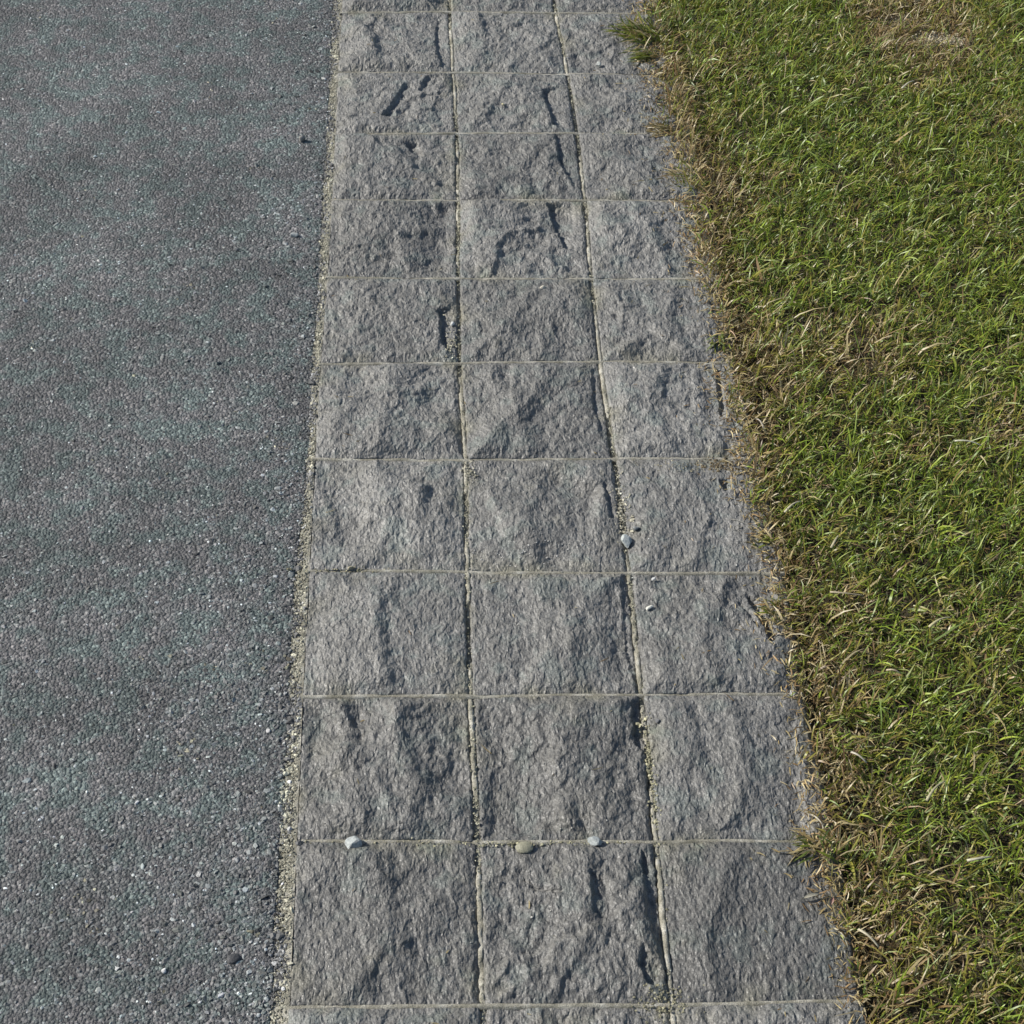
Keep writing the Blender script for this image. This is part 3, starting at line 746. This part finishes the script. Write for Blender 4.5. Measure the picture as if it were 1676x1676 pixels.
# clippings blown onto the stones
n = 900
y = rng.uniform(-.3, 2.4, n); x = grass_edge(y)-rng.exponential(.035, n)*rng.uniform(0, 1, n)-.004
x = np.where(rng.uniform(0, 1, n) < .1, rng.uniform(0, .55, n), x)
tz = tile_z(x, y); ok = tz > -.01; x, y, tz = x[ok], y[ok], tz[ok]; n = len(x)
cl_ = build_blades('clippings', x, y, None, rng.lognormal(math.log(.008), .4, n), rng.uniform(-3.14, 3.14, n), rng.normal(1.5, .06, n), tz+.0012,
                   np.where(rng.uniform(0, 1, (n, 1)) < .6, pick(STRAW, n), pick(BROWN, n)), rng.uniform(.0004, .0008, n))
tag(cl_, 'dry grass clippings strewn over the slate beside the lawn', 'clippings', kind='stuff')

# pale dry crumbs in the bare patch of the lawn
P, S, C = [], [], []
for cx, cy, rx, ry, nn, base in ((1535, 60, .034, .012, 1500, (.52, .46, .33)), (1470, 28, .028, .016, 600, (.34, .29, .20)), (1585, 68, .015, .007, 200, (.25, .20, .14)), (1312, 532, .014, .012, 220, (.06, .045, .03))):
    x0, y0 = G(cx, cy); grit(x0+rng.normal(0, rx, nn), y0+rng.normal(0, ry, nn), rng.uniform(-.012, -.003, nn), rng.lognormal(math.log(.0012), .35, nn), base, .3)
cr = scatter('soil_crumbs', np.concatenate(P), np.concatenate(S), np.concatenate(C), M_GRIT, None, DOME, .8, .3, .4)
tag(cr, 'pale dry soil crumbs in the bare patch near the top of the lawn', 'soil', kind='stuff')

# ------------------------------------------------------------ countable things
def pebble(px, py, ln, wd, ht, rot, col, label, z=0.0, name='pebble', group='loose pebbles lying about', sub=2, cat='pebble', sharp=.36, shade2=None):
    V, F = ICO_V.copy(), ICO_F.copy()
    for _ in range(sub):
        vl = [tuple(a) for a in V]; cache = {}; nf = []
        def mid(a, b):
            k_ = (min(a, b), max(a, b))
            if k_ not in cache:
                m_ = (np.array(vl[a])+np.array(vl[b]))/2; m_ /= np.linalg.norm(m_); vl.append(tuple(m_)); cache[k_] = len(vl)-1
            return cache[k_]
        for a, b, c_ in F:
            ab, bc, ca = mid(a, b), mid(b, c_), mid(c_, a); nf += [(a, ab, ca), (b, bc, ab), (c_, ca, bc), (ab, bc, ca)]
        V, F = np.array(vl), np.array(nf)
    # knapped planes
    for _ in range(11):
        nn = rng.normal(0, 1, 3); nn /= np.linalg.norm(nn); lim = rng.uniform(1-sharp*1.5, .96)
        dd = V@nn; V = V-np.clip(dd-lim, 0, None)[:, None]*nn
    V = V*(1+.06*fbm(V[:, 0]*3+px, V[:, 1]*3+V[:, 2]*2, 1, 2, int(px)))[:, None]
    V = V*np.array([ln/2, wd/2, ht/2]); c, s_ = math.cos(rot), math.sin(rot)
    V = np.stack([V[:, 0]*c-V[:, 1]*s_, V[:, 0]*s_+V[:, 1]*c, V[:, 2]], 1)
    cc = np.ones((len(V), 3))*np.array(col)
    if shade2 is not None:
        m_ = fbm(V[:, 0]*1.0, V[:, 1]*1.0, 250, 2, int(py)) > 0.05; cc[m_] = shade2
    o = mesh_obj(name, V, F, M_PEBBLE, None, smooth=False, color=cc)
    x0, y0 = G(px, py)
    if z > -.0015: z = max(z-.001, float(tile_z(x0, y0)[0]), -.0005)
    o.location = (x0, y0, z+ht*.22)
    tag(o, label, cat, group)
    return o
MM = .001
pebble(494, 229, 14*MM, 10*MM, 14*MM, .5, (.26, .25, .23), 'dark grey stone chip alone on the asphalt beside the tile edge, the higher of two', Z_ASPH)
pebble(482, 385, 13*MM, 9*MM, 12*MM, .2, (.42, .44, .42), 'light grey stone chip alone on the asphalt beside the tile edge, the lower of two', Z_ASPH)
pebble(530, 128, 12*MM, 4*MM, 4*MM, -.5, (.75, .74, .70), 'thin white sliver of stone on the asphalt edge near the top', Z_ASPH)
pebble(979, 108, 11*MM, 9*MM, 10*MM, .4, (.5, .52, .48), 'small pale chip on the third column tile just left of the overhanging grass', .002)
pebble(889, 473, 14*MM, 8*MM, 8*MM, .7, (.56, .52, .42), 'cream angular chip on the middle column tile near its top joint', .002)
pebble(823, 176, 6*MM, 6*MM, 4*MM, .7, (.55, .50, .30), 'tiny yellowish chip in the middle of a middle column tile', .003)
pebble(578, 1384, 23*MM, 18*MM, 15*MM, .3, (.40, .43, .42), 'bluish white pebble wedged in the cross joint of the left column', -.001, shade2=(.30, .32, .31))
pebble(858, 1388, 20*MM, 15*MM, 7*MM, .1, (.29, .28, .20), 'flat olive beige pebble stuck in the cross joint of the middle column', -.001, sharp=.08)
pebble(973, 1379, 17*MM, 11*MM, 11*MM, -.4, (.34, .37, .36), 'small angular grey green chip at the right end of the sandy cross joint', .001)
pebble(1024, 889, 16*MM, 23*MM, 15*MM, .25, (.44, .47, .45), 'large white angular stone lodged in the second long joint', -.001)
pebble(1040, 868, 12*MM, 8*MM, 8*MM, .6, (.25, .26, .25), 'dark grey stone touching the large white one in the second long joint', .001)
pebble(1062, 996, 15*MM, 6*MM, 4*MM, .5, (.72, .71, .62), 'flat whitish flake on the third column tile beside the long joint', .002)
pebble(1069, 949, 7*MM, 5*MM, 5*MM, .5, (.6, .6, .57), 'tiny white chip below the cross joint on the third column tile', .002)
pebble(740, 531, 8*MM, 9*MM, 7*MM, .2, (.7, .7, .66), 'bright white chip in the first long joint', -.001)
pebble(490, 1379, 9*MM, 7*MM, 6*MM, .2, (.10, .10, .10), 'small black stone in the left corner of the sandy cross joint', -.002)
pebble(574, 932, 8*MM, 6*MM, 6*MM, .2, (.34, .31, .21), 'small brownish chip in the cross joint of the left column', -.001)
pebble(1075, 1184, 7*MM, 6*MM, 5*MM, .2, (.16, .16, .16), 'small dark chip beside the deep black notch in the second long joint', .001)
pebble(268, 1588, 7*MM, 6*MM, 4*MM, .9, (.62, .62, .60), 'white stone chip on the asphalt near the bottom', Z_ASPH)
pebble(223, 1313, 8*MM, 5*MM, 3*MM, .9, (.55, .56, .56), 'pale stone chip flush in the asphalt, left of the lower tiles', Z_ASPH)
pebble(382, 1568, 15*MM, 12*MM, 6*MM, .4, (.055, .057, .06), 'dark round stone set in the asphalt near the bottom', Z_ASPH-.001, sharp=.05)
pebble(1298, 1136, 10*MM, 12*MM, 5*MM, .4, (.38, .38, .37), 'pale stone fragment at the foot of the grass beside a cross joint', .001)

def stalk(px, py, qx, qy, r, col, label, z=.004, lift=.004, n=9, group='dry stalks lying about'):
    a = np.array([*G(px, py, z)]); b = np.array([*G(qx, qy, z)]); ln = np.linalg.norm(b-a); u = (b-a)/ln; s_ = np.array([-u[1], u[0]])
    t = np.linspace(0, 1, n); bow = rng.normal(0, .05)*ln
    cx = a[0]+(b[0]-a[0])*t+s_[0]*bow*np.sin(t*3.14); cy = a[1]+(b[1]-a[1])*t+s_[1]*bow*np.sin(t*3.14)
    cz = z+lift*np.sin(t*3.14)+r
    V = []; m = 6
    rad = r*(1-.45*t)
    for i in range(n):
        for k in range(m):
            an = k*6.2832/m
            V.append((cx[i]+s_[0]*math.cos(an)*rad[i], cy[i]+s_[1]*math.cos(an)*rad[i], cz[i]+math.sin(an)*rad[i]*.55))
    F = [(i*m+k, i*m+(k+1) % m, (i+1)*m+(k+1) % m, (i+1)*m+k) for i in range(n-1) for k in range(m)]
    V = np.array(V); org = V.mean(0); org[2] = z
    caps = np.array([[(n-1)*m+k for k in range(m)], [m-1-k for k in range(m)]])
    cc = np.ones((len(V), 3))*.72*np.array(col)*np.repeat(1+.12*np.sin(t*9), m)[:, None]
    o = mesh_obj('dry_stalk', V-org, [np.array(F), caps], M_STRAW, None, smooth=True, color=cc); o.location = org
    return tag(o, label, 'dry stalk', group)
TAN = (.52, .45, .30)
stalk(1358, 970, 1412, 976, .0016, (.5, .42, .28), 'long tan stalk lying flat in the lawn beside a brown patch', .010)
stalk(1520, 1028, 1556, 1012, .0020, (.55, .50, .28), 'thick yellowish stalk in the lawn over a dead patch', .012)
stalk(1476, 146, 1496, 134, .0020, (.66, .62, .46), 'short cream stalk tilted up to the right in the upper lawn', .014)
stalk(1562, 723, 1606, 731, .0017, (.60, .58, .45), 'pale stalk near the right border of the lawn', .012)
stalk(1284, 840, 1310, 822, .0018, (.60, .56, .38), 'short pale stalk in the lawn left of the middle', .012)
stalk(1360, 898, 1372, 878, .0017, (.56, .50, .33), 'small upright looking straw piece in the middle lawn', .012)
stalk(1582, 1410, 1622, 1404, .0019, (.62, .59, .42), 'white straw piece lying level in the lower lawn', .014)
stalk(1516, 1312, 1546, 1280, .0018, (.50, .46, .28), 'tan stalk slanting up to the right in the lower lawn', .014)
stalk(1392, 1232, 1418, 1250, .0017, (.60, .56, .44), 'pale stalk slanting down near the lawn edge', .010)
stalk(1404, 1522, 1438, 1552, .0018, (.62, .56, .40), 'straw piece slanting down by the last tile', .008)
stalk(1366, 1520, 1388, 1552, .0012, (.58, .52, .36), 'thin straw hanging over the edge of the lowest tile', .004)
stalk(1328, 1334, 1350, 1366, .0012, (.66, .60, .46), 'thin cream straw leaning on the third column tile', .003)
stalk(1194, 1042-500, 1206, 548+10, .0012, (.75, .52, .34), 'orange straw at the lawn edge under a dark hollow', .004)
stalk(1236, 686, 1250, 702, .0013, (.70, .62, .52), 'short pinkish straw in the brown edge of the lawn', .008)
stalk(1450, 1098, 1474, 1104, .0016, (.60, .5, .34), 'short tan stalk level in the lawn above the dry corner', .012)
stalk(1152, 597, 1182, 606, .0011, (.5, .49, .42), 'pale stem lying across a cross joint onto the tile', .002)
stalk(1060, 210, 1082, 220, .0013, (.66, .60, .46), 'bright straw poking onto the tile at the upper lawn edge', .003)
stalk(640, 268, 646, 276, .0011, (.6, .6, .57), 'short pale splinter in the upper left column tile', .002)
stalk(1196, 850, 1240, 878, .0007, (.40, .39, .34), 'thin grey stem lying on the tile beside the lawn', .002)

# dry leaf fragment on the lowest tile, beside the grass
def leaf(px, py, ln, wd, rot, col, label):
    n = 9; V = []; F = []
    for i in range(n):
        t = i/(n-1); wv = math.sin(math.pi*min(1, t*1.02+.02))**.8*wd/2
        for s_ in (-1, 0, 1): V.append(((t-.5)*ln, s_*wv, .0015*abs(s_)+.003*math.sin(t*3.1)+.0006))
    for i in range(n-1):
        for k in range(2): F.append((i*3+k, (i+1)*3+k, (i+1)*3+k+1, i*3+k+1))
    V = np.array(V); c, s_ = math.cos(rot), math.sin(rot)
    V = np.stack([V[:, 0]*c-V[:, 1]*s_, V[:, 0]*s_+V[:, 1]*c, V[:, 2]], 1)
    top = V.copy(); bot = V.copy(); bot[:, 2] -= .0004
    Fa = np.array(F); nb = len(V)
    o = mesh_obj('dry_leaf', np.concatenate([top, bot]), [Fa, Fa[:, ::-1]+nb], M_STRAW, None, smooth=True, color=np.ones((2*nb, 3))*np.array(col))
    x0, y0 = G(px, py); o.location = (x0, y0, .004)
    return tag(o, label, 'leaf')
leaf(1327, 1472, .024, .004, .25, (.34, .32, .25), 'curled cream leaf at the lawn edge on the lowest tile row')
leaf(1360, 1480, .010, .004, 1.2, (.30, .17, .13), 'small reddish leaf scrap where the lowest tile meets the grass')

# blades hanging out over the tiles: tufts one can tell apart
def tuft(px, py, n, spread, ln, azc, azs, label, dry=.2, lean=(1.05, .2)):
    x0, y0 = G(px, py)
    x = rng.normal(0, spread, n); y = rng.normal(0, spread, n)
    c = np.where(rng.uniform(0, 1, (n, 1)) < dry, pick(STRAW, n), pick(GREENS, n)*rng.uniform(.6, 1.1, (n, 1))*np.array([1.05, .95, 1.3]))
    o = build_blades('grass_tuft', x, y, None, rng.lognormal(math.log(ln), .25, n), rng.normal(azc, azs, n), rng.normal(lean[0], lean[1], n),
                     rng.uniform(.0, .006, n), c, rng.uniform(.0009, .0017, n))
    o.location = (x0, y0, 0); return tag(o, label, 'grass tuft', 'tufts hanging over the tile edges')
tuft(1054, 60, 190, .015, .040, 2.95, .7, 'green tuft of long blades fanning left over the topmost tile', .3, (1.0, .25))
tuft(1066, 95, 60, .012, .036, 3.4, .4, 'thin tuft under the topmost fan of grass, hanging over the tile joint', .2, (1.1, .2))
tuft(1116, 300, 46, .014, .024, 3.1, .4, 'sparse dark tuft reaching left over the fourth tile from the top', .6, (1.05, .2))
tuft(1088, 214, 50, .010, .022, 3.3, .7, 'straw coloured tuft at the corner of the third tile from the top', .85, (1.1, .2))
tuft(1175, 560, 26, .008, .024, -2.0, .4, 'little green tuft hanging beside the orange straw at the lawn edge', .15, (1.1, .2))
tuft(1272, 1010, 26, .010, .018, 2.6, .6, 'yellow green tuft over the sloping black notch of a tile', .45, (1.0, .25))
tuft(1256, 895, 22, .010, .018, 3.0, .5, 'thin tuft reaching left over a right hand tile above a cross joint', .4, (1.1, .2))
tuft(1330, 1390, 40, .010, .024, 3.4, .8, 'straw tuft over the end of the sandy cross joint', .7, (1.1, .2))
